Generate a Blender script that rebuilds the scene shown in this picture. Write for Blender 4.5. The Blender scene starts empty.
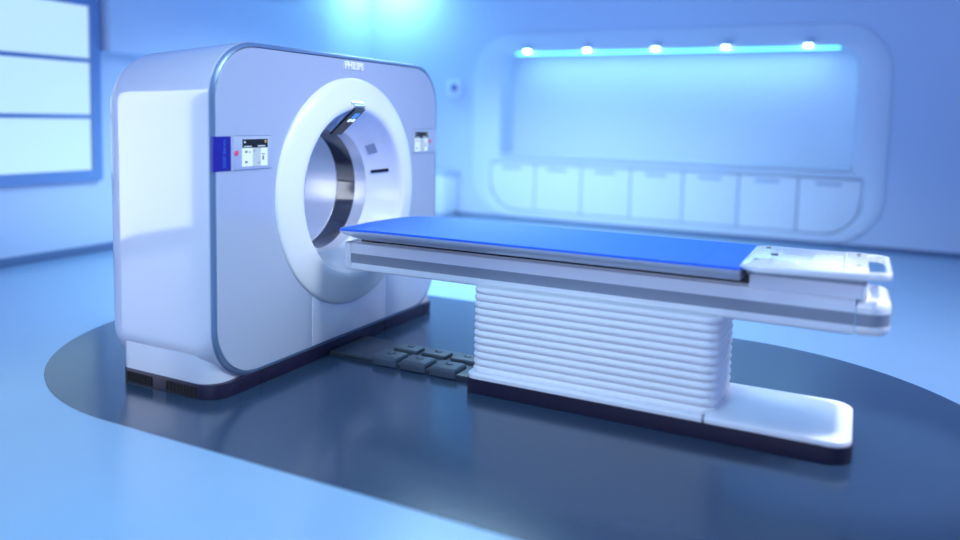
import bpy, bmesh, math
from mathutils import Vector, Matrix
C = bpy.context.scene.collection
PI = math.pi
YC, ZC = 0.045, 1.03            # centre of the bore
TY = 0.02                       # centre line of the couch

# ------------------------------------------------------------------ materials
def lin(c):
    return tuple((x/12.92 if x <= .04045 else ((x+.055)/1.055)**2.4) for x in c)
def mat(name, col, rough=.5, metal=0., coat=0., coat_rough=.05, emit=None, estr=0., spec=.5,
        noise=0., nscale=40., bump=0., bscale=200.):
    m = bpy.data.materials.new(name); m.use_nodes = True
    nt = m.node_tree; b = nt.nodes['Principled BSDF']
    b.inputs['Base Color'].default_value = (*col, 1)
    b.inputs['Roughness'].default_value = rough
    b.inputs['Metallic'].default_value = metal
    b.inputs['Coat Weight'].default_value = coat
    b.inputs['Coat Roughness'].default_value = coat_rough
    b.inputs['Specular IOR Level'].default_value = spec
    if emit:
        b.inputs['Emission Color'].default_value = (*emit, 1)
        b.inputs['Emission Strength'].default_value = estr
    if noise or bump:
        tc = nt.nodes.new('ShaderNodeTexCoord')
        n = nt.nodes.new('ShaderNodeTexNoise'); n.inputs['Scale'].default_value = nscale
        n.inputs['Detail'].default_value = 3
        nt.links.new(tc.outputs['Object'], n.inputs['Vector'])
        if noise:
            r = nt.nodes.new('ShaderNodeMix'); r.data_type = 'RGBA'
            r.inputs[6].default_value = (*[x*(1-noise) for x in col], 1)
            r.inputs[7].default_value = (*[min(1, x*(1+noise)) for x in col], 1)
            nt.links.new(n.outputs['Fac'], r.inputs[0]); nt.links.new(r.outputs[2], b.inputs['Base Color'])
        if bump:
            n2 = nt.nodes.new('ShaderNodeTexNoise'); n2.inputs['Scale'].default_value = bscale
            nt.links.new(tc.outputs['Object'], n2.inputs['Vector'])
            bp = nt.nodes.new('ShaderNodeBump'); bp.inputs['Strength'].default_value = bump
            bp.inputs['Distance'].default_value = .01
            nt.links.new(n2.outputs['Fac'], bp.inputs['Height']); nt.links.new(bp.outputs['Normal'], b.inputs['Normal'])
    return m
M = dict(
    shell=mat('white_enamel', (.62,.64,.74), .30, 0, .9, .05, noise=.01, nscale=60),
    face=mat('pearl_panel', (.50,.56,.70), .42, .25, .35, .12, noise=.02, nscale=90),
    door=mat('pale_panel', (.70,.71,.82), .38, .1, .4, .1),
    trim=mat('steel_trim', (.17,.26,.42), .35, .5),
    ring=mat('ring_white', (.82,.84,.88), .28, 0, .8, .08),
    liner=mat('bore_liner', (.74,.74,.82), .32, .35, .5, .15, noise=.02, nscale=30),
    band=mat('smoked_window', (.035,.03,.045), .12, 0, 1, .03),
    plinth=mat('dark_plinth', (.012,.009,.034), .4, 0, .1),
    black=mat('black_plastic', (.008,.008,.012), .3),
    grille=mat('black_grille', (.006,.006,.008), .7),
    blue=mat('blue_tag', (.012,.012,.30), .4),
    tagtext=mat('tag_lettering', (.045,.15,.6), .5),
    logo=mat('logo_white', (.95,.95,.95), .35),
    screen_dark=mat('screen_black', (.012,.014,.02), .15, emit=(.2,.25,.35), estr=.03),
    screen_white=mat('screen_white', (.45,.5,.5), .3, emit=(.75,.95,.93), estr=.50),
    screen_grey=mat('screen_grey', (.35,.4,.42), .3, emit=(.5,.65,.72), estr=.35),
    screen_ink=mat('screen_ink', (.12,.15,.2), .4, emit=(.3,.4,.5), estr=.2),
    screen_blue=mat('screen_blue', (.02,.1,.4), .3, emit=(.05,.3,.9), estr=.7),
    screen_spark=mat('screen_pale', (.8,.9,.9), .3, emit=(.85,.97,1), estr=1.0),
    yellow=mat('screen_amber', (.5,.35,.02), .4, emit=(.6,.4,.02), estr=.3),
    red=mat('red_dot', (.55,.07,.16), .4, emit=(.8,.08,.2), estr=.25),
    pad=mat('blue_vinyl', (.024,.15,.85), .55, 0, 0, .3, spec=.3, bump=.15, bscale=60),
    alu=mat('pale_metal', (.50,.54,.66), .30, .35, .3, .1),
    rail=mat('rail_white', (.82,.85,.93), .32, .05, .6, .08),
    stripe=mat('grey_stripe', (.27,.30,.38), .4, .1, .2),
    cap=mat('cap_white', (.92,.93,.95), .22, .05, 1., .04),
    bellows=mat('bellows_white', (.86,.87,.93), .45, 0, .2, .3),
    foot=mat('foot_white', (.78,.79,.86), .3, .0, .7, .25),
    pedal=mat('pedal_grey', (.05,.07,.105), .5, 0, .15, .2),
    pedal_base=mat('pedal_deck', (.02,.03,.05), .35, 0, .2),
    sensor=mat('sensor_grey', (.33,.38,.50), .4),
    housing=mat('housing_blue', (.50,.62,.78), .3, 0, .5),
    wall=mat('wall_paint', (.54,.61,.78), .55, bump=.02, bscale=90),
    frame=mat('niche_paint', (.64,.70,.82), .45, 0, .2, .2),
    doorp=mat('cupboard_paint', (.72,.76,.85), .40, 0, .2, .2),
    gap=mat('cabinet_recess', (.42,.50,.66), .6),
    handle=mat('handle_recess', (.34,.42,.58), .5),
    base_b=mat('skirting', (.10,.16,.30), .5),
    floor=mat('pale_floor', (.23,.36,.53), .28, 0, .25, .15, noise=.03, nscale=5),
    dfloor=mat('dark_floor', (.020,.042,.085), .24, 0, .35, .12, noise=.05, nscale=4),
    ceil=mat('ceiling_paint', (.50,.62,.86), .7),
    winframe=mat('window_frame', (.16,.27,.52), .5),
    winglass=mat('lit_panel', (.2,.3,.35), .5, emit=(.60,.86,.97), estr=.76),
    winglass2=mat('lit_panel_bright', (.6,.8,.85), .3, emit=(.80,.86,1.0), estr=6.0),
    lamp=mat('lamp_glow', (.9,.95,1), .3, emit=(.55,.93,1.0), estr=14),
    led=mat('led_strip', (.6,.9,1), .3, emit=(.10,.72,1.0), estr=2.5),
    lampcase=mat('lamp_case', (.5,.6,.7), .4),
)

# ------------------------------------------------------------------ builders
def link(name, bm, m, parent=None, sharp=40, smooth=True, loc=None):
    me = bpy.data.meshes.new(name); bmesh.ops.recalc_face_normals(bm, faces=bm.faces)
    bm.to_mesh(me); bm.free()
    o = bpy.data.objects.new(name, me); C.objects.link(o)
    me.materials.append(m)
    if smooth:
        me.shade_smooth(); me.set_sharp_from_angle(angle=math.radians(sharp))
    if parent is not None: o.parent = parent; o.matrix_parent_inverse = Matrix.Translation(-Vector(parent.location))
    return o
def thing(name, label, cat, loc=(0,0,0), group=None):
    o = bpy.data.objects.new(name, None); C.objects.link(o); o.location = loc
    o.empty_display_size = .1
    o['label'] = label; o['category'] = cat
    if group: o['group'] = group
    return o
def tag(o, label, cat, group=None):
    o['label'] = label; o['category'] = cat
    if group: o['group'] = group
    return o
def struct(o): o['kind'] = 'structure'; return o
def bevel(bm, w, seg=3, ang=30):
    es = [e for e in bm.edges if len(e.link_faces) == 2 and e.calc_face_angle(0) > math.radians(ang)]
    if es and w: bmesh.ops.bevel(bm, geom=es, offset=w, segments=seg, profile=.5, affect='EDGES', clamp_overlap=True)
def addbox(bm, x0, x1, y0, y1, z0, z1, bev=0, seg=3):
    b = bmesh.new(); bmesh.ops.create_cube(b, size=1)
    for v in b.verts:
        v.co = Vector(((x0+x1)/2+v.co.x*(x1-x0), (y0+y1)/2+v.co.y*(y1-y0), (z0+z1)/2+v.co.z*(z1-z0)))
    if bev: bevel(b, bev, seg)
    merge(bm, b); return bm
def merge(bm, b):
    me = bpy.data.meshes.new('tmp'); b.to_mesh(me); b.free(); bm.from_mesh(me); bpy.data.meshes.remove(me)
def box(name, m, parent, x0, x1, y0, y1, z0, z1, bev=0, seg=3):
    return link(name, addbox(bmesh.new(), x0, x1, y0, y1, z0, z1, bev, seg), m, parent)
def rrect(x0, x1, y0, y1, r, n=8):
    """rounded rectangle; r = radius or four radii (x1y1, x0y1, x0y0, x1y0)"""
    r = [r]*4 if not isinstance(r, (list, tuple)) else r
    pts = []
    for (cx, cy, a, rr) in ((x1, y1, 0, r[0]), (x0, y1, 90, r[1]), (x0, y0, 180, r[2]), (x1, y0, 270, r[3])):
        sx = -1 if cx == x1 else 1; sy = -1 if cy == y1 else 1
        for i in range(n+1):
            t = math.radians(a+90*i/n)
            pts.append((cx+sx*rr+rr*math.cos(t), cy+sy*rr+rr*math.sin(t)))
    return pts
def loft(bm, loops, cap0=True, cap1=True, closed=True):
    rings = [[bm.verts.new(p) for p in L] for L in loops]
    n = len(rings[0])
    for a, b in zip(rings, rings[1:]):
        for i in range(n if closed else n-1):
            j = (i+1) % n
            try: bm.faces.new((a[i], a[j], b[j], b[i]))
            except ValueError: pass
    if cap0: bm.faces.new(rings[0][::-1])
    if cap1: bm.faces.new(rings[-1])
    return rings
def inset_outline(pts, d):
    n = len(pts); out = []
    A = sum(pts[i][0]*pts[(i+1)%n][1]-pts[(i+1)%n][0]*pts[i][1] for i in range(n)); s = 1 if A > 0 else -1
    for i in range(n):
        # tangent from distinct neighbours
        j = (i+1) % n
        while (pts[j][0]-pts[i][0])**2+(pts[j][1]-pts[i][1])**2 < 1e-12: j = (j+1) % n
        k = (i-1) % n
        while (pts[k][0]-pts[i][0])**2+(pts[k][1]-pts[i][1])**2 < 1e-12: k = (k-1) % n
        t1 = Vector((pts[i][0]-pts[k][0], pts[i][1]-pts[k][1])).normalized()
        t2 = Vector((pts[j][0]-pts[i][0], pts[j][1]-pts[i][1])).normalized()
        n1 = Vector((-t1.y, t1.x))*s; n2 = Vector((-t2.y, t2.x))*s
        b = (n1+n2).normalized(); c = max(.35, b.dot(n1))
        out.append((pts[i][0]+b.x*d/c, pts[i][1]+b.y*d/c))
    return out
def slab(bm, pts, a, b, rb=0, rt=0, axis='z', seg=4):
    """outline extruded from a to b along axis, rounded at the two ends"""
    prof = []
    if rb:
        for i in range(seg+1):
            t = PI/2*i/seg; prof.append((rb*(1-math.sin(t)), a+rb*(1-math.cos(t))))
    else: prof.append((0, a))
    if rt:
        for i in range(seg+1):
            t = PI/2*i/seg; prof.append((rt*(1-math.cos(t)), b-rt*(1-math.sin(t))))
    else: prof.append((0, b))
    loops = []
    for d, h in prof:
        q = inset_outline(pts, d) if d > 1e-9 else pts
        if axis == 'z': loops.append([(x, y, h) for x, y in q])
        elif axis == 'x': loops.append([(h, x, y) for x, y in q])      # outline in (y, z)
        else: loops.append([(x, h, y) for x, y in q])                  # outline in (x, z)
    loft(bm, loops); return bm
def solid(name, m, parent, pts, a, b, rb=0, rt=0, axis='z', sharp=40):
    return link(name, slab(bmesh.new(), pts, a, b, rb, rt, axis), m, parent, sharp)
def tube(bm, path, r, n=12, closed=False):
    P = [Vector(p) for p in path]; loops = []
    for i, p in enumerate(P):
        t = (P[min(i+1, len(P)-1)]-P[max(i-1, 0)]).normalized()
        u = t.cross(Vector((0,0,1)));  u = u.normalized() if u.length > 1e-4 else Vector((1,0,0))
        v = t.cross(u)
        loops.append([p+u*r*math.cos(2*PI*k/n)+v*r*math.sin(2*PI*k/n) for k in range(n)])
    loft(bm, loops); return bm
def plate(name, m, parent, outer, holes, a, b, axis='y', bev=0):
    """flat plate with holes, filled by a 2D curve, outline in the plane across `axis`"""
    cu = bpy.data.curves.new('tmp', 'CURVE'); cu.dimensions = '2D'; cu.fill_mode = 'BOTH'
    for pts in [outer]+holes:
        q = []
        for p in pts:
            if not q or (p[0]-q[-1][0])**2+(p[1]-q[-1][1])**2 > 1e-9: q.append(p)
        if (q[0][0]-q[-1][0])**2+(q[0][1]-q[-1][1])**2 < 1e-9: q.pop()
        s = cu.splines.new('POLY'); s.points.add(len(q)-1); s.use_cyclic_u = True
        for k, p in enumerate(q): s.points[k].co = (p[0], p[1], 0, 1)
    cu.extrude = abs(b-a)/2-bev; cu.bevel_depth = bev; cu.bevel_resolution = 2
    if bev: cu.offset = -bev
    t = bpy.data.objects.new('tmp', cu); C.objects.link(t)
    me = bpy.data.meshes.new_from_object(t)
    bm = bmesh.new(); bm.from_mesh(me); bpy.data.objects.remove(t); bpy.data.curves.remove(cu); bpy.data.meshes.remove(me)
    bmesh.ops.remove_doubles(bm, verts=bm.verts, dist=1e-5)
    for v in bm.verts:
        x, y, z = v.co; h = (a+b)/2+z
        v.co = {'y': Vector((x, h, y)), 'x': Vector((h, x, y)), 'z': Vector((x, y, h))}[axis]
    return link(name, bm, m, parent, 35)
def text(name, body, m, parent, origin, right, up, size, depth=.002, spacing=1.0, off=0.0, squash=1.0):
    cu = bpy.data.curves.new('tmp', 'FONT'); cu.body = body; cu.size = size; cu.extrude = depth/2
    cu.space_character = spacing; cu.offset = off; cu.align_x = 'CENTER'; cu.align_y = 'CENTER'
    t = bpy.data.objects.new('tmp', cu); C.objects.link(t)
    me = bpy.data.meshes.new_from_object(t); bm = bmesh.new(); bm.from_mesh(me)
    bpy.data.objects.remove(t); bpy.data.curves.remove(cu); bpy.data.meshes.remove(me)
    R_, U_ = Vector(right), Vector(up); N_ = R_.cross(U_); O_ = Vector(origin)
    for v in bm.verts: v.co = O_+R_*v.co.x*squash+U_*v.co.y+N_*v.co.z
    me2 = bpy.data.meshes.new(name); bm.to_mesh(me2); bm.free()
    o = bpy.data.objects.new(name, me2); C.objects.link(o); me2.materials.append(m)
    o.parent = parent; o.matrix_parent_inverse = Matrix.Translation(-Vector(parent.location))
    return o

# ------------------------------------------------------------------ camera
cam_d = bpy.data.cameras.new('camera'); cam = bpy.data.objects.new('camera', cam_d); C.objects.link(cam)
yaw, pitch, roll, f = 0.4631816, -0.0884075, 0.0211466, 762.628
Fw = Vector((-math.sin(yaw)*math.cos(pitch), math.cos(yaw)*math.cos(pitch), math.sin(pitch)))
Rt = Vector((math.cos(yaw), math.sin(yaw), 0)); Up = Rt.cross(Fw)
Rt, Up = math.cos(roll)*Rt+math.sin(roll)*Up, -math.sin(roll)*Rt+math.cos(roll)*Up
mw = Matrix((Rt, Up, -Fw)).transposed().to_4x4(); mw.translation = (2.945467, -3.994284, 1.516326)
cam.matrix_world = mw
cam_d.sensor_width = 36; cam_d.lens = f/960*36; cam_d.shift_y = -(270-186.11)/960
cam_d.clip_start = .05; cam_d.clip_end = 60
cam_d.dof.use_dof = True; cam_d.dof.focus_distance = 4.5; cam_d.dof.aperture_fstop = .40
bpy.context.scene.camera = cam

# ------------------------------------------------------------------ the room
XL, XR, YB, YF, ZT = -4.33, 6.2, 6.5, -7.2, 3.75
struct(box('floor', M['floor'], None, XL-.3, XR+.3, YF-.3, YB+.6, -.2, 0))
stad = []
for i in range(49):
    t = PI/2+PI*i/48; stad.append((-.30+1.56*math.cos(t), 1.56*math.sin(t)))
for i in range(49):
    t = -PI/2+PI*i/48; stad.append((2.20+1.56*math.cos(t), 1.56*math.sin(t)))
struct(solid('floor', M['dfloor'], None, stad, -.01, .002)).name = 'floor.001'
struct(box('ceiling', M['ceil'], None, XL-.3, XR+.3, YF-.3, YB+.6, ZT, ZT+.2))
struct(box('wall_left', M['wall'], None, XL-.3, XL, YF-.3, YB+.6, -.1, ZT))
struct(box('wall_right', M['wall'], None, XR, XR+.3, YF-.3, YB+.6, -.1, ZT))
struct(box('wall_front', M['wall'], None, XL, XR, YF-.3, YF, -.1, ZT))
# back wall with niche
NX0, NX1 = -1.97, 2.85
niche = rrect(NX0, NX1, .96, 2.50, (.28,.28,.03,.03), 10)
cupb = rrect(-2.11, 2.97, .15, .86, (.03,.03,.45,.45), 10)
def wall_piece(o): struct(o); return o
YW = YB+.45
wall_piece(box('wall_back', M['wall'], None, XL, -2.11, YB, YW, -.1, ZT))
wall_piece(box('wall_back', M['wall'], None, 2.97, XR, YB, YW, -.1, ZT))
wall_piece(box('wall_back', M['wall'], None, -2.11, 2.97, YB, YW, 2.50, ZT))
wall_piece(box('wall_back', M['wall'], None, -2.11, NX0, YB, YW, .87, 2.50))
wall_piece(box('wall_back', M['wall'], None, NX1, 2.97, YB, YW, .87, 2.50))
wall_piece(box('wall_back', M['wall'], None, NX0, NX1, YB, YW, .87, .955))
wall_piece(box('wall_back', M['wall'], None, -2.11, 2.97, YB, YW, -.1, .15))
for cx_, sx in ((NX0, 1), (NX1, -1)):          # rounded upper corners of the niche
    q = [(cx_, 2.50)]+[(cx_+sx*(.28-.28*math.sin(PI/2*k/12)), 2.22+.28*math.cos(PI/2*k/12)) for k in range(13)]
    wall_piece(solid('wall_back', M['wall'], None, q, YB, YW, 0, 0, 'y'))
struct(box('wall_back', M['frame'], None, XL, XR, YB+.45, YB+.6, -.1, ZT))
outerf = rrect(-2.42, 3.22, .05, 2.78, .62, 14)
struct(plate('trim_1', M['frame'], None, outerf, [rrect(NX0-.01, NX1+.01, .95, 2.51, (.29,.29,.03,.03), 10), rrect(-2.12, 2.98, .14, .87, (.03,.03,.46,.46), 10)], YB-.018, YB-.001, bev=.006))
struct(box('baseboard_back', M['base_b'], None, XL+.02, XR, YB-.02, YB, 0, .05, .005))
struct(box('baseboard_left', M['base_b'], None, XL, XL+.02, YF, YB-.02, 0, .09, .005))
# raised panel high on the left wall
pan = rrect(1.50, 5.15, 2.13, 3.02, (.35,.03,.03,.03), 10)
struct(solid('trim_2', M['wall'], None, pan, XL, XL+.16, 0, .02, 'x'))
# lit window on the left wall, and a second glowing panel added out of view
def window(n, y0, y1, z0, z1, rows, glass, vm=0):
    w = bpy.data.objects.new('window_%d' % n, None); C.objects.link(w); w['kind'] = 'structure'; w.location = (XL, (y0+y1)/2, z0)
    hz = (z1-z0)/rows; holes = []
    for i in range(rows):
        a, b = z0+hz*i+.022, z0+hz*(i+1)-.022
        for k in range(vm+1):
            c, d = y0+(y1-y0)*k/(vm+1)+.02, y0+(y1-y0)*(k+1)/(vm+1)-.02
            holes.append([(c, a), (d, a), (d, b), (c, b)])
            box('window_pane', glass, w, XL+.005, XL+.02, c-.01, d+.01, a-.01, b+.01)
    plate('window_frame', M['winframe'], w, [(y0-.09, z0-.09), (y1+.09, z0-.09), (y1+.09, z1+.09), (y0-.09, z1+.09)], holes, XL+.0, XL+.05, 'x')
window(1, -1.3, 1.375, .87, 2.61, 3, M['winglass'])
window(2, -5.0, -3.3, .12, 3.1, 1, M['winglass2'])  # unseen softbox panel, added for the bright reflection on the gantry side

# countertop and cupboards in the niche
tag(link('countertop', slab(bmesh.new(), [(NX0+.005,YB-.055),(NX1-.005,YB-.055),(NX1-.005,YB+.44),(NX0+.005,YB+.44)], .962, .99, .006, .006), M['frame'], None),
    'long pale worktop along the bottom of the lit wall niche', 'worktop')
names = ['cupboard with rounded lower left corner, nearest the scanner, under the wall niche',
         'second cupboard from the left under the wall niche',
         'third cupboard from the left under the wall niche',
         'middle cupboard of the seven under the wall niche',
         'third cupboard from the right under the wall niche',
         'second cupboard from the right under the wall niche',
         'cupboard with rounded lower right corner, farthest right under the wall niche']
cx0, cw = -2.11, .7257
for i in range(7):
    a = cx0+cw*i; b = a+cw
    t = thing('wall_cupboard', names[i], 'cupboard', ((a+b)/2, YB+.2, .15), 'cupboards under the wall niche')
    rr = (.02, .02, .43 if i == 0 else .02, .43 if i == 6 else .02)
    ob = rrect(a+.004, b-.004, .156, .856, rr, 8)
    solid('cupboard_body', M['gap'], t, ob, YB+.0, YB+.42, 0, 0, 'y')
    dr = solid('cupboard_door', M['doorp'], t, rrect(a+.008, b-.008, .164, .851, rr, 8), YB-.012, YB-.001, .003, .0, 'y')
    h = box('door_handle', M['handle'], dr, a+.2, a+.50, YB-.018, YB-.010, .770, .805, .006)
# niche downlights and the led strip
for i, x in enumerate((-1.53, -.615, .36, 1.28, 2.27)):
    t = thing('downlight', ['leftmost', 'second from left', 'middle', 'second from right', 'rightmost'][i]+' of the five small glowing spotlights along the niche top', 'spotlight', (x, YB-.0, 2.55), 'spotlights along the niche top')
    bm = bmesh.new(); slab(bm, [(x+.055*math.cos(2*PI*k/20), YB-.075+.055*math.sin(2*PI*k/20)) for k in range(20)], 2.520, 2.60, 0, .02); link('lamp_housing', bm, M['lampcase'], t)
    bm = bmesh.new(); slab(bm, [(x+.045*math.cos(2*PI*k/20), YB-.075+.045*math.sin(2*PI*k/20)) for k in range(20)], 2.495, 2.519, .012, 0); link('bulb', bm, M['lamp'], t)
tag(box('light_strip', M['led'], None, NX0+.22, NX1-.22, YB+.012, YB+.05, 2.468, 2.497, .004), 'thin cyan glowing light strip under the top edge of the niche', 'light strip')
# free-standing cabinet at the back left, and the small box on the wall
t = thing('side_cabinet', 'low white cabinet against the back wall behind the scanner, left of the niche', 'cabinet', (-3.15, 6.2, 0))
box('cabinet_body', M['doorp'], t, -3.75, -2.66, 5.98, 6.47, .06, .66, .01)
box('cabinet_plinth', M['gap'], t, -3.72, -2.69, 6.0, 6.45, .0, .06)
box('cabinet_top', M['gap'], t, -3.77, -2.64, 5.96, 6.475, .66, .69, .006)
for k in range(2): box('cabinet_door', M['frame'], t, -3.73+.53*k, -3.215+.53*k, 5.965, 5.979, .08, .645, .004)
t = thing('wall_control', 'small white wall box with a dark blue round button, left of the niche', 'wall control', (-2.74, 6.5, 1.98))
box('control_case', M['doorp'], t, -2.87, -2.63, 6.43, 6.499, 1.84, 2.10, .02)
solid('button', M['blue'], t, [(-2.74+.045*math.cos(2*PI*k/20), 1.98+.06*math.sin(2*PI*k/20)) for k in range(20)], 6.415, 6.431, .004, 0, 'y')

# ------------------------------------------------------------------ CT scanner gantry
G = thing('scanner_gantry', 'large white scanner ring housing with pearl front panel on the dark floor oval', 'scanner', (-.40, 0, .002))
NA = 192
Y0, Y1, Z0, Z1, RC = -1.148, 1.148, .070, 1.90, .31
def rr_ray(a, ins=0., r=RC, z0=Z0, z1=Z1, rlow=None):
    """point where a ray from the bore centre at angle a meets the inset rounded rectangle"""
    y0, y1, zz0, zz1 = Y0+ins, Y1-ins, z0+ins, z1-ins
    dy, dz = math.cos(a), math.sin(a); lo, hi = 0, 3
    cy, cz = (y0+y1)/2, (zz0+zz1)/2; rt_, rb_ = r, (rlow or r)
    for _ in range(40):
        m = (lo+hi)/2; py, pz = YC+dy*m-cy, ZC+dz*m-cz
        r = max((rt_ if pz > 0 else rb_)-ins*.8, .02); hy, hz = (y1-y0)/2-r, (zz1-zz0)/2-r
        qy, qz = abs(py)-hy, abs(pz)-hz
        d = math.hypot(max(qy, 0), max(qz, 0))+min(max(qy, qz), 0)-r
        if d < 0: lo = m
        else: hi = m
    return (YC+dy*lo, ZC+dz*lo)
# angles chosen so that the corners get enough points
ANG = sorted(set([2*PI*k/NA for k in range(NA)] + [math.atan2(z-ZC, y-YC) % (2*PI) for (y, z) in rrect(Y0, Y1, Z0, Z1, RC, 14)]))
ANG = [a for i, a in enumerate(ANG) if i == 0 or a-ANG[i-1] > .004]
def sect(x, ins=0., **k): return [(x, *rr_ray(a, ins, **k)) for a in ANG]
def circ(x, r): return [(x, YC+r*math.cos(a), ZC+r*math.sin(a)) for a in ANG]
bm = bmesh.new()
RB = .20; XB = -.685
loops = [sect(-.020, .03), sect(-.018, .006), sect(-.024, .0)]
for u in (.015,.03,.05,.07,.09,.11,.13,.15,.18,.25,.4,.6,.8,1.0):
    s_ = min(1, u/.15); s_ = s_*s_*(3-2*s_)
    loops.append(sect(-.024+(XB+.024)*u, 0, rlow=RC-.075*s_, z1=Z1-.045*u))
for k in range(1, 11):
    t = PI/2*k/10; loops.append(sect(XB-RB*math.sin(t), RB*(1-math.cos(t)), rlow=RC-.075, z1=Z1-.045-.04*(1-math.cos(t))))
loops += [circ(XB-RB, .50), circ(XB-RB+.06, .43)]
loft(bm, loops, False, False)
link('outer_shell', bm, M['shell'], G, 30)
bm = bmesh.new(); loft(bm, [sect(-.022, .004), sect(-.014, .002), sect(-.006, .010), sect(-.001, .024), sect(-.008, .028)], False, False)
link('edge_trim', bm, M['trim'], G, 50)
bm = bmesh.new(); loft(bm, [sect(-.03, .030), sect(-.004, .030), sect(.0, .034), circ(.0, .727), circ(-.02, .727)], False, False)
link('front_panel', bm, M['face'], G, 30)
# pale lower panel under the ring
lo = []
for k in range(33):
    y = YC-.40+.80*k/32; lo.append((y, ZC-math.sqrt(.735**2-(y-YC)**2)))
pts = [(YC-.40, .106), (YC+.40, .106)]+lo[::-1]
link('lower_panel', slab(bmesh.new(), pts, -.002, .0025, 0, .0015, 'x', 2), M['door'], G)
# ring and bore
def lathe(name, prof, m, parent=G, sharp=35):
    bm = bmesh.new(); loft(bm, [circ(x, r) for (r, x) in prof], False, False); return link(name, bm, m, parent, sharp)
lathe('bore_ring', [(.728,-.01),(.727,.004),(.722,.012),(.712,.018),(.66,.032),(.61,.044),(.57,.052),(.548,.053),(.532,.047),(.520,.034),(.510,.012),(.497,-.015),(.478,-.050),(.458,-.08),(.435,-.120),(.412,-.152),(.397,-.170)], M['ring'])
lathe('inner_ring', [(.397,-.170),(.400,-.172),(.401,-.268),(.404,-.270)], M['liner'])
lathe('scan_window', [(.404,-.270),(.406,-.272),(.406,-.428),(.404,-.430)], M['band'])
lathe('bore_liner', [(.404,-.430),(.402,-.432),(.403,-.70),(.412,-.78),(.44,-.83)], M['liner'])
# plinth: pale skirt over dark base with grilles
foot = rrect(-.715, -.002, -1.142, 1.125, (.06, .05, .05, .13), 8)
solid('pale_skirt', M['shell'], G, inset_outline(rrect(-.715, -.022, -1.142, 1.125, (.06, .05, .05, .13), 8), .004), .080, .42)
solid('dark_plinth', M['plinth'], G, foot, .002, .084, .003, .004)
for y, w in ((-1.142, 1),):
    for a, b in ((-.665,-.465), (-.36,-.13)):
        gr = bmesh.new(); addbox(gr, a, b, -1.1445, -1.135, .010, .066)
        for k in range(9):
            xx = a+(b-a)*(k+.5)/9; addbox(gr, xx-.004, xx+.004, -1.1475, -1.144, .012, .064)
        link('vent_grille', gr, M['grille'], G, smooth=False)
for y in (-.80, -.10, .45, .98):
    box('plinth_seam', M['black'], G, -.002, .0012, y-.002, y+.002, .004, .082)
for y in (-.95, .30):
    solid('plinth_bolt', M['black'], G, [(y+.012*math.cos(2*PI*k/12), .045+.012*math.sin(2*PI*k/12)) for k in range(12)], -.002, .002, 0, 0, 'x')
# display panels
def display(y0, y1, z0, z1, sy0, sy1, sz0, sz1, ry, name):
    fr = link('display_surround', slab(bmesh.new(), rrect(y0, y1, z0, z1, .006, 3), -.001, .0035, 0, .001, 'x', 2), M['face'], G)
    for za in (z0, z1-.003): box('outline', M['trim'], fr, .002, .0042, y0, y1, za, za+.003)
    sc = box('screen', M['screen_white'], G, .002, .006, sy0, sy1, sz0, sz1)
    hs = sz1-sz0; ws = sy1-sy0
    box('status_bar', M['screen_dark'], sc, .005, .0072, sy0, sy1, sz1-hs*.32, sz1)
    bm = bmesh.new(); addbox(bm, .005, .0068, sy0+ws*.40, sy0+ws*.72, sz0, sz1-hs*.32); link('image_tile', bm, M['screen_grey'], sc, smooth=False)
    for (u, v, a, b) in ((.10,.50,.10,.08),(.10,.12,.10,.08),(.26,.50,.05,.05),(.44,.55,.05,.05),(.78,.22,.07,.16),(.76,.42,.12,.04),(.62,.10,.05,.05)):
        box('screen_mark', M['screen_ink'], sc, .0066, .0072, sy0+ws*u, sy0+ws*(u+a), sz0+hs*v, sz0+hs*(v+b))
    for (u, v, a, b) in ((.05,.71,.3,.045),(.60,.72,.3,.05),(.05,.86,.08,.06)):
        box('status_line', M['screen_grey'], sc, .007, .0078, sy0+ws*u, sy0+ws*(u+a), sz0+hs*v, sz0+hs*(v+b))
    box('alert_icon', M['yellow'], sc, .007, .0078, sy0+ws*.88, sy0+ws*.95, sz0+hs*.86, sz0+hs*.95)
    solid('stop_button', M['red'], G, [(ry+.014*math.cos(2*PI*k/16), (sz0+sz1)/2+.014*math.sin(2*PI*k/16)) for k in range(16)], .002, .009, 0, .003, 'x')
display(-1.0, -.715, 1.216, 1.400, -.940, -.748, 1.234, 1.380, -.981, 'left')
display(.785, 1.118, 1.250, 1.430, .808, .990, 1.264, 1.408, 1.024, 'right')
tb = bmesh.new(); addbox(tb, -.028, .0055, -1.1435, -1.020, 1.217, 1.397, .001, 1)
tagp = link('blue_name_tag', tb, M['blue'], G)
text('tag_lettering', '5000 Series', M['tagtext'], tagp, (.0062, -1.068, 1.306), (0,0,1), (0,-1,0), .032, .0008, 1.0)
text('brand_lettering', 'PHILIPS', M['logo'], G, (.005, .050, 1.832), (0,1,0), (0,0,1), .066, .010, .96, .0018)
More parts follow.
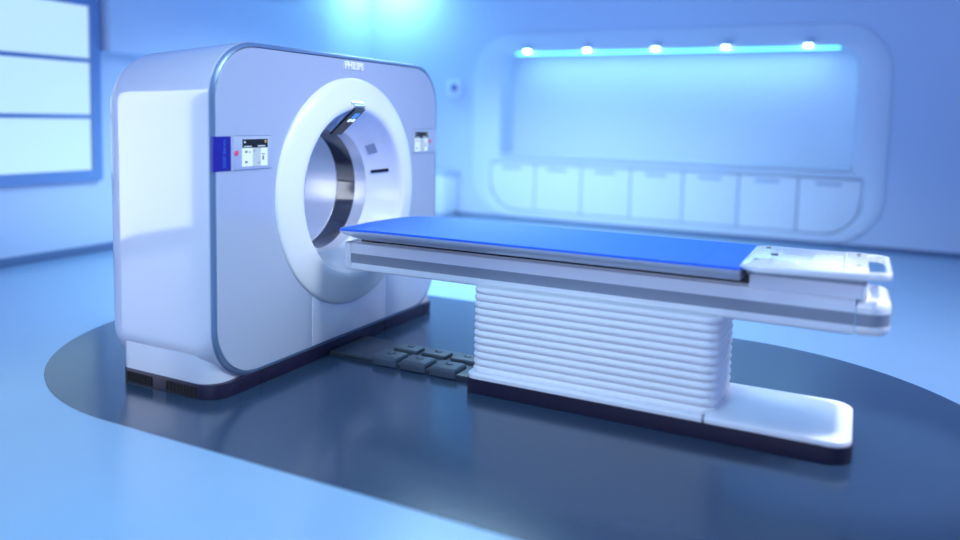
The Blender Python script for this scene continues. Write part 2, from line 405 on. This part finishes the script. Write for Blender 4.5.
# control slab leaning across the top of the funnel
def slanted(bm, y0, y1, P0, P1, th, back):
    """bar whose face runs P0 -> P1 in the (x, z) plane"""
    d = Vector((P1[0]-P0[0], 0, P1[1]-P0[1])); n = Vector((d.z, 0, -d.x)).normalized()
    if n.x < 0: n = -n
    cs = []
    for (u, w) in ((0, back), (1, back), (1, th), (0, th)):
        p = Vector((P0[0], 0, P0[1]))+d*u+n*w; cs.append(p)
    b = bmesh.new()
    A = [b.verts.new((c.x, y0, c.z)) for c in cs]; B = [b.verts.new((c.x, y1, c.z)) for c in cs]
    for i in range(4): b.faces.new((A[i], A[(i+1)%4], B[(i+1)%4], B[i]))
    b.faces.new(A[::-1]); b.faces.new(B); bevel(b, min(.006, abs(th-back)*.3), 2); merge(bm, b); return bm
cp0, cp1 = (.066, 1.566), (-.125, 1.402)
cph = link('control_housing', slanted(slanted(bmesh.new(), -.040, .085, (.063, 1.598), (-.06, 1.462), .0, -.07), -.02, .09, (.068,1.583), (-.125,1.41), .006, -.03), M['housing'], G)
cpo = link('control_display', slanted(bmesh.new(), -.030, .082, cp0, cp1, .014, .0), M['black'], G)
def on_slab(name, m, y0, y1, u0, u1):
    P = lambda u: (cp0[0]+(cp1[0]-cp0[0])*u, cp0[1]+(cp1[1]-cp0[1])*u)
    link(name, slanted(bmesh.new(), y0, y1, P(u0), P(u1), .0155, .012), m, cpo)
on_slab('control_screen', M['screen_blue'], .010, .064, .14, .34)
on_slab('screen_icon', M['screen_spark'], .006, .032, .37, .47); on_slab('screen_icon', M['screen_spark'], .046, .072, .37, .47)
# pieces lying on the funnel wall (angle a round the bore, radius/depth along the profile)
def on_funnel(name, m, a0, a1, s0, s1, th, parent=G):
    prof = [(.502,.002),(.478,-.045),(.435,-.120),(.397,-.170)]
    def P(s, a, h):
        L = [0]; 
        for p, q in zip(prof, prof[1:]): L.append(L[-1]+math.hypot(q[0]-p[0], q[1]-p[1]))
        s *= L[-1]
        for i in range(3):
            if s <= L[i+1]+1e-9:
                t = (s-L[i])/(L[i+1]-L[i]); r = prof[i][0]+(prof[i+1][0]-prof[i][0])*t; x = prof[i][1]+(prof[i+1][1]-prof[i][1])*t; break
        r -= h*.86; x += h*.5
        return (x, YC+r*math.cos(a), ZC+r*math.sin(a))
    b = bmesh.new(); n = 6; k = 4
    T = [[b.verts.new(P(s0+(s1-s0)*j/k, a0+(a1-a0)*i/n, th)) for j in range(k+1)] for i in range(n+1)]
    B = [[b.verts.new(P(s0+(s1-s0)*j/k, a0+(a1-a0)*i/n, -.004)) for j in range(k+1)] for i in range(n+1)]
    for i in range(n):
        for j in range(k):
            b.faces.new((T[i][j], T[i+1][j], T[i+1][j+1], T[i][j+1])); b.faces.new((B[i][j], B[i][j+1], B[i+1][j+1], B[i+1][j]))
    for i in range(n):
        b.faces.new((T[i][0], B[i][0], B[i+1][0], T[i+1][0])); b.faces.new((T[i][k], T[i+1][k], B[i+1][k], B[i][k]))
    for j in range(k):
        b.faces.new((T[0][j], T[0][j+1], B[0][j+1], B[0][j])); b.faces.new((T[n][j], B[n][j], B[n][j+1], T[n][j+1]))
    return link(name, b, m, parent, 40)
R_ = math.radians
on_funnel('round_sensor', M['sensor'], R_(31), R_(41), .42, .74, .004)
on_funnel('laser_slot', M['black'], R_(12.0), R_(14.8), .18, .80, .005)

# ------------------------------------------------------------------ patient couch
T = thing('patient_couch', 'white motorised patient couch with bellows column standing before the scanner', 'patient couch', (2.0, TY, .002))
bx0, bx1, bh = 1.035, 2.985, .350
bo = rrect(bx0, bx1, TY-bh, TY+bh-.105, (.10,.07,.07,.10), 8)
solid('dark_base', M['plinth'], T, bo, .002, .082, .004, .0)
# pale cover: low lip round the bellows, raised rounded foot at the end
solid('base_lip', M['foot'], T, inset_outline(rrect(bx0, 2.3365, TY-bh, TY+bh-.105, (.01,.07,.07,.01), 8), .004), .0825, .106, 0, .008)
bm = bmesh.new()
fo = rrect(2.3375, bx1, TY-bh, TY+bh-.105, (.10,.004,.004,.10), 8)
lo_ = [[(x, y, .0825) for x, y in inset_outline(fo, .004)], [(x, y, .102) for x, y in inset_outline(fo, .004)]]
for k in range(1, 9):
    t = PI/2*k/8
    d = .10*(1-math.cos(t)); z = .102+.020*math.sin(t)
    q = inset_outline(fo, .004); cxm = (2.337+bx1)/2
    out = []
    for x, y in q:
        yy = TY-.052+(y-TY+.052)*(1-d/(bh-.052)); xx = x-(d*1.0 if x > cxm else 0)*(max(0, (x-cxm)/(bx1-cxm)))
        out.append((xx, yy, z))
    lo_.append(out)
loft(bm, lo_); link('end_foot', bm, M['foot'], T, 50)
# bellows
bm = bmesh.new(); loops = []
bo2 = rrect(1.050, 2.388, TY-.312, TY+.225, .075, 10)
np_, zb0, zb1 = 12, .1005, .590
for k in range(np_):
    for i in range(8):
        u = i/8; z = zb0+(zb1-zb0)*(k+u)/np_
        d = .015*(1-abs(math.sin(PI*u))**.55)
        loops.append([(x, y, z) for x, y in inset_outline(bo2, d+.001)])
loops.append([(x, y, zb1) for x, y in inset_outline(bo2, .02)])
loft(bm, loops); link('bellows', bm, M['bellows'], T, 55)
solid('bellows_collar', M['black'], T, inset_outline(bo2, -.004), .101, .1035)
# lower beam
yr = .215
RX0, RX1 = .105, 3.108
def layer(bm, x0, x1, z0, z1, rb, rt, rx, h=yr, rl=.004): return slab(bm, rrect(x0, x1, TY-h, TY+h, (rx, rl, rl, rx), 8), z0, z1, rb, rt, seg=4)
zz = (.572, .616, .675, .742)
bm = bmesh.new(); layer(bm, .168, 2.960, zz[0], zz[1], .012, 0, .004); layer(bm, .168, 2.960, zz[2], zz[3], 0, .012, .004); layer(bm, .1685, 2.9595, zz[1]-.002, zz[2]+.002, 0, 0, .004, yr-.012)
link('lower_beam', bm, M['rail'], T)
bm = bmesh.new(); layer(bm, .170, 2.9595, zz[1], zz[2], 0, 0, .004, yr-.003); link('grey_stripe', bm, M['stripe'], T)
bm = bmesh.new(); layer(bm, 2.9635, RX1-.002, zz[0], zz[1], .030, 0, .085, yr, .004); layer(bm, 2.9635, RX1, zz[2], zz[3]+.001, 0, .042, .09, yr, .004)
ec = link('end_cap', bm, M['cap'], T)
bm = bmesh.new(); layer(bm, 2.964, RX1-.003, zz[1], zz[2], 0, 0, .085, yr-.003); link('grey_stripe', bm, M['stripe'], ec)
bm = bmesh.new(); layer(bm, RX0, .1655, zz[0]+.002, zz[3]-.004, .012, .012, .004, yr-.002, .03); link('front_cap', bm, M['rail'], T)
# slide plate and carriage between beam and tabletop
bm = bmesh.new(); layer(bm, .14, 2.51, .7425, .748, 0, .003, .01, yr-.03, .03); link('slide_plate', bm, M['rail'], T)
bm = bmesh.new(); layer(bm, .30, 2.50, .7485, .812, 0, 0, .01, .17, .02); layer(bm, .22, .36, .7485, .766, 0, .004, .01, .19, .02); link('slide_carriage', bm, M['black'], T)
# tabletop: shallow trough with a tapering nose
ZM = .856; HM = .378; XN = .045; XE = 2.47
def cradle(s, zoff=0, under=False):
    pass
def nose_w(x):     # half width in plan, rounded at the nose
    L = .34
    if x >= XN+L: return HM
    u = (x-XN)/L; return HM*(max(1-(1-u)**2.3, 0))**(1/2.3)*.999+.001
xs = [XN+.34*(1-math.cos(PI/2*k/16)) for k in range(1, 17)]; xs = [XN+.002]+xs+[XN+.34+(XE-XN-.34)*k/30 for k in range(1, 31)]
def trough(x, y, w):
    """height of the pad's upper surface"""
    u = (y-TY)/HM
    nose = max(0, 1-(x-XN)/.5)
    return ZM-.022*(1-min(1, abs(u))**2.2)-.020*nose**2
NS = 24
bmp = bmesh.new(); bma = bmesh.new(); lp, la = [], []
for x in xs:
    w = nose_w(x); wi = w*.985
    top = [(x, TY-w+2*w*k/NS, trough(x, TY-w+2*w*k/NS, w)) for k in range(NS+1)]
    bot = [(x, TY+w-2*w*k/NS, trough(x, TY+w-2*w*k/NS, w)-.012) for k in range(NS+1)]
    lp.append(top+bot)
    ns = max(0, 1-(x-XN)/.40)
    dep = .050*(1-ns**2.2)+.006
    top = [(x, TY-w+2*w*k/NS, trough(x, TY-w+2*w*k/NS, w)-.0125) for k in range(NS+1)]
    z0 = ZM-.0125-.020*ns**2
    w2 = w*.93; w3 = w*.86
    bot = [(x, TY+w-.000, z0-.016 if dep > .02 else z0-.004), (x, TY+w2, z0-dep*.8), (x, TY+w3, z0-dep)]
    bot += [(x, TY+w3-2*w3*k/(NS-4), z0-dep) for k in range(1, NS-4)]
    bot += [(x, TY-w3, z0-dep), (x, TY-w2, z0-dep*.8), (x, TY-w, z0-.016 if dep > .02 else z0-.004)]
    la.append(top+bot)
loft(bmp, lp); link('mattress_pad', bmp, M['pad'], T, 45)
loft(bma, la); link('tabletop', bma, M['alu'], T, 45)
# a seam across the pad near the handle unit
bm = bmesh.new()
for k in range(NS):
    ya, yb_ = TY-HM+2*HM*k/NS, TY-HM+2*HM*(k+1)/NS
    a = [bm.verts.new((xx, yy, trough(2.2, yy, HM)+.0008)) for xx, yy in ((2.262, ya), (2.268, ya), (2.268, yb_), (2.262, yb_))]
    bm.faces.new(a)
bmesh.ops.remove_doubles(bm, verts=bm.verts, dist=1e-5)
r = bmesh.ops.extrude_face_region(bm, geom=bm.faces[:]); bmesh.ops.translate(bm, verts=[v for v in r['geom'] if isinstance(v, bmesh.types.BMVert)], vec=(0,0,-.002))
link('pad_seam', bm, mat('pad_seam', (.012,.12,.60), .6), T)
# handle unit at the foot end
bm = bmesh.new(); layer(bm, 2.50, 3.0, .743, .812, 0, .004, .02, .235, .01)
link('handle_unit_base', bm, M['rail'], T)
bm = bmesh.new(); layer(bm, 2.488, 3.003, .812, .838, 0, 0, .02, .262, .01); link('handle_unit_groove', bm, M['stripe'], T)
def taper(x): return .352+(.288-.352)*(x-2.46)/(3.0-2.46)
bm = bmesh.new()
def tray(d, z, dz):
    out = []
    P = [(2.462, -1), (2.462, 1), (3.0, 1), (3.0, -1)]
    w0, w1 = taper(2.46)-d, taper(3.0)-d
    pts = [(2.462+d, TY-w0+.07), (2.535, TY-w0+.0), (2.7, TY-taper(2.7)+d), (3.004-d, TY-w1), (3.004-d, TY+w1), (2.7, TY+taper(2.7)-d), (2.52, TY+w0), (2.462+d, TY+w0-.03)]
    for x, y in pts: out.append((x, y, z+(dz*(x-2.46)/.54)))
    return out
loft(bm, [tray(.012, .834, .0), tray(0, .840, .004), tray(0, .854, .014), tray(.004, .860, .015), tray(.012, .862, .015)])
hu = link('handle_unit_top', bm, M['cap'], T, 25)
hz = lambda x: .8622+.015*(x-2.46)/.54
bm = bmesh.new(); slab(bm, rrect(2.60, 2.90, TY-.20, TY+.20, .02, 5), .860, .8705, 0, .004); link('handle_cover', bm, M['cap'], hu)
bm = bmesh.new(); slab(bm, rrect(2.90, 3.003, TY-.24, TY+.24, .012, 5), .866, .884, 0, .005); link('latch_plate', bm, M['cap'], hu)
def screw(x, y, z, r=.012): 
    return solid('screw', M['black'], hu, [(x+r*math.cos(2*PI*k/12), y+r*math.sin(2*PI*k/12)) for k in range(12)], z, z+.0022)
screw(2.53, TY+.28, .8635); screw(2.515, TY-.13, .8635); screw(2.962, TY+.18, .884, .010); screw(2.962, TY-.16, .884, .010)
box('slot', M['stripe'], hu, 2.580, 2.586, TY-.22, TY+.24, .858, .8655)
box('latch', M['black'], hu, 2.565, 2.60, TY+.02, TY+.075, .858, .868, .003)
# U-shaped push handle
path = [(2.95, TY-.268, .857), (3.03, TY-.262, .858)]
for k in range(0, 9):
    t = -PI/2+PI/2*k/8; path.append((3.03+.055*math.cos(t)+.0, TY-.207+.055*math.sin(t), .858))
for k in range(0, 9):
    t = PI/2*k/8; path.append((3.03+.055*math.cos(t), TY+.207+.055*math.sin(t), .858))
path.append((2.95, TY+.268, .857))
bm = bmesh.new(); loops = []
P = [Vector(p) for p in path]
for i, p in enumerate(P):
    t = (P[min(i+1, len(P)-1)]-P[max(i-1, 0)]).normalized(); u = Vector((t.y, -t.x, 0))
    loops.append([p+u*a+Vector((0,0,b)) for a, b in ((.012,-.018),(.014,-.014),(.014,.012),(.010,.018),(-.008,.018),(-.012,.012),(-.012,-.018))])
loft(bm, loops); link('push_handle', bm, M['cap'], T, 50)

# ------------------------------------------------------------------ pedal deck between couch and gantry
D = thing('foot_pedal_deck', 'low dark deck with six grey foot pedals on the floor joining couch and scanner', 'pedal deck', (.5, 0, .002))
solid('deck_plate', M['pedal_base'], D, [(.004,-.19),(1.03,-.19),(1.03,.20),(.004,.20)], .002, .034, 0, .012)
for row, (ya, yb_, xo) in enumerate(((-.200, -.045, .325), (.01, .125, .33))):
    for k in range(3):
        xa = xo+.205*k
        bm = bmesh.new()
        if row == 0: slab(bm, rrect(xa, xa+.182, ya, yb_, .022, 5), .008, .060, 0, .022)
        else: slab(bm, rrect(xa+.02, xa+.195, ya, yb_, .018, 5), .034, .056, 0, .010)
        pd = link('foot_pedal', bm, M['pedal'], D)
        cx_, cy_, cz_ = xa+(.09 if row == 0 else .11), (ya+yb_)/2+.015, .060 if row == 0 else .056
        ic = bmesh.new()
        arc = [(cx_+.022*math.cos(t), cy_+.018*math.sin(t), cz_+.0005) for t in [PI*.75+PI*1.4*j/10 for j in range(11)]]
        tube(ic, arc, .0035, 6); link('pedal_symbol', ic, M['black'], pd)

# ------------------------------------------------------------------ light
def area(name, loc, target, sx, sy, power, col, spread=None):
    l = bpy.data.lights.new(name, 'AREA'); l.shape = 'RECTANGLE'; l.size = sx; l.size_y = sy; l.energy = power; l.color = col
    if spread: l.spread = math.radians(spread)
    o = bpy.data.objects.new(name, l); C.objects.link(o); o.location = loc
    d = Vector(target)-Vector(loc); o.rotation_euler = d.to_track_quat('-Z', 'Y').to_euler(); return o
area('ceiling_panel_right', (3.8, .9, ZT-.03), (3.4, .6, 0), 2.4, 2.4, 130, (.88,.93,1.0), 130)
area('ceiling_cyan_cove', (-1.0, 3.1, ZT-.03), (-1.0, 3.3, 0), 2.4, 2.0, 400, (.52,.83,1.0), 128)
area('ceiling_corner_wash', (-3.75, YB-.5, ZT-.05), (-3.75, YB-.4, 1.5), .9, .7, 30, (.35,.92,1.0))
area('ceiling_panel_front', (1.2, -2.7, ZT-.03), (1.0, -2.2, 0), 1.8, 1.2, 56, (.55,.94,1.0), 100)
area('ceiling_scanner_lamp', (3.3, -.4, ZT-.05), (0, 0, 1.25), .9, .9, 36, (.85,.94,1.0), 70)  # added fill, brightens the bore ring and front panel
area('front_wall_panel', (1.5, YF+.05, 1.9), (1.2, 0, 1.0), 6.0, 2.4, 135, (.80,.86,1.0))  # soft fill added behind the camera, no fixture there
area('niche_wash', (.44, YB+.12, 2.44), (.44, YB+.30, 1.0), 4.2, .12, 13, (.40,.80,1.0))
l = bpy.data.lights.new('couch_end_spot', 'SPOT'); l.energy = 600; l.color = (.92,.95,1.0); l.spot_size = R_(22); l.spot_blend = .5; l.shadow_soft_size = .12
o = bpy.data.objects.new('couch_end_spot', l); C.objects.link(o); o.location = (4.3, .5, ZT-.15)
o.rotation_euler = (Vector((3.22, .0, .75))-Vector(o.location)).to_track_quat('-Z', 'Y').to_euler()
w = bpy.data.worlds.new('world'); bpy.context.scene.world = w; w.use_nodes = True
w.node_tree.nodes['Background'].inputs['Color'].default_value = (.25,.45,.9,1); w.node_tree.nodes['Background'].inputs['Strength'].default_value = .3

sc = bpy.context.scene
sc.view_settings.view_transform = 'Standard'; sc.view_settings.look = 'None'
sc.view_settings.exposure = 0; sc.view_settings.gamma = 1; sc.view_settings.use_curve_mapping = False
try: sc.cycles.use_denoising = True; sc.cycles.max_bounces = 10; sc.cycles.diffuse_bounces = 6
except Exception: pass
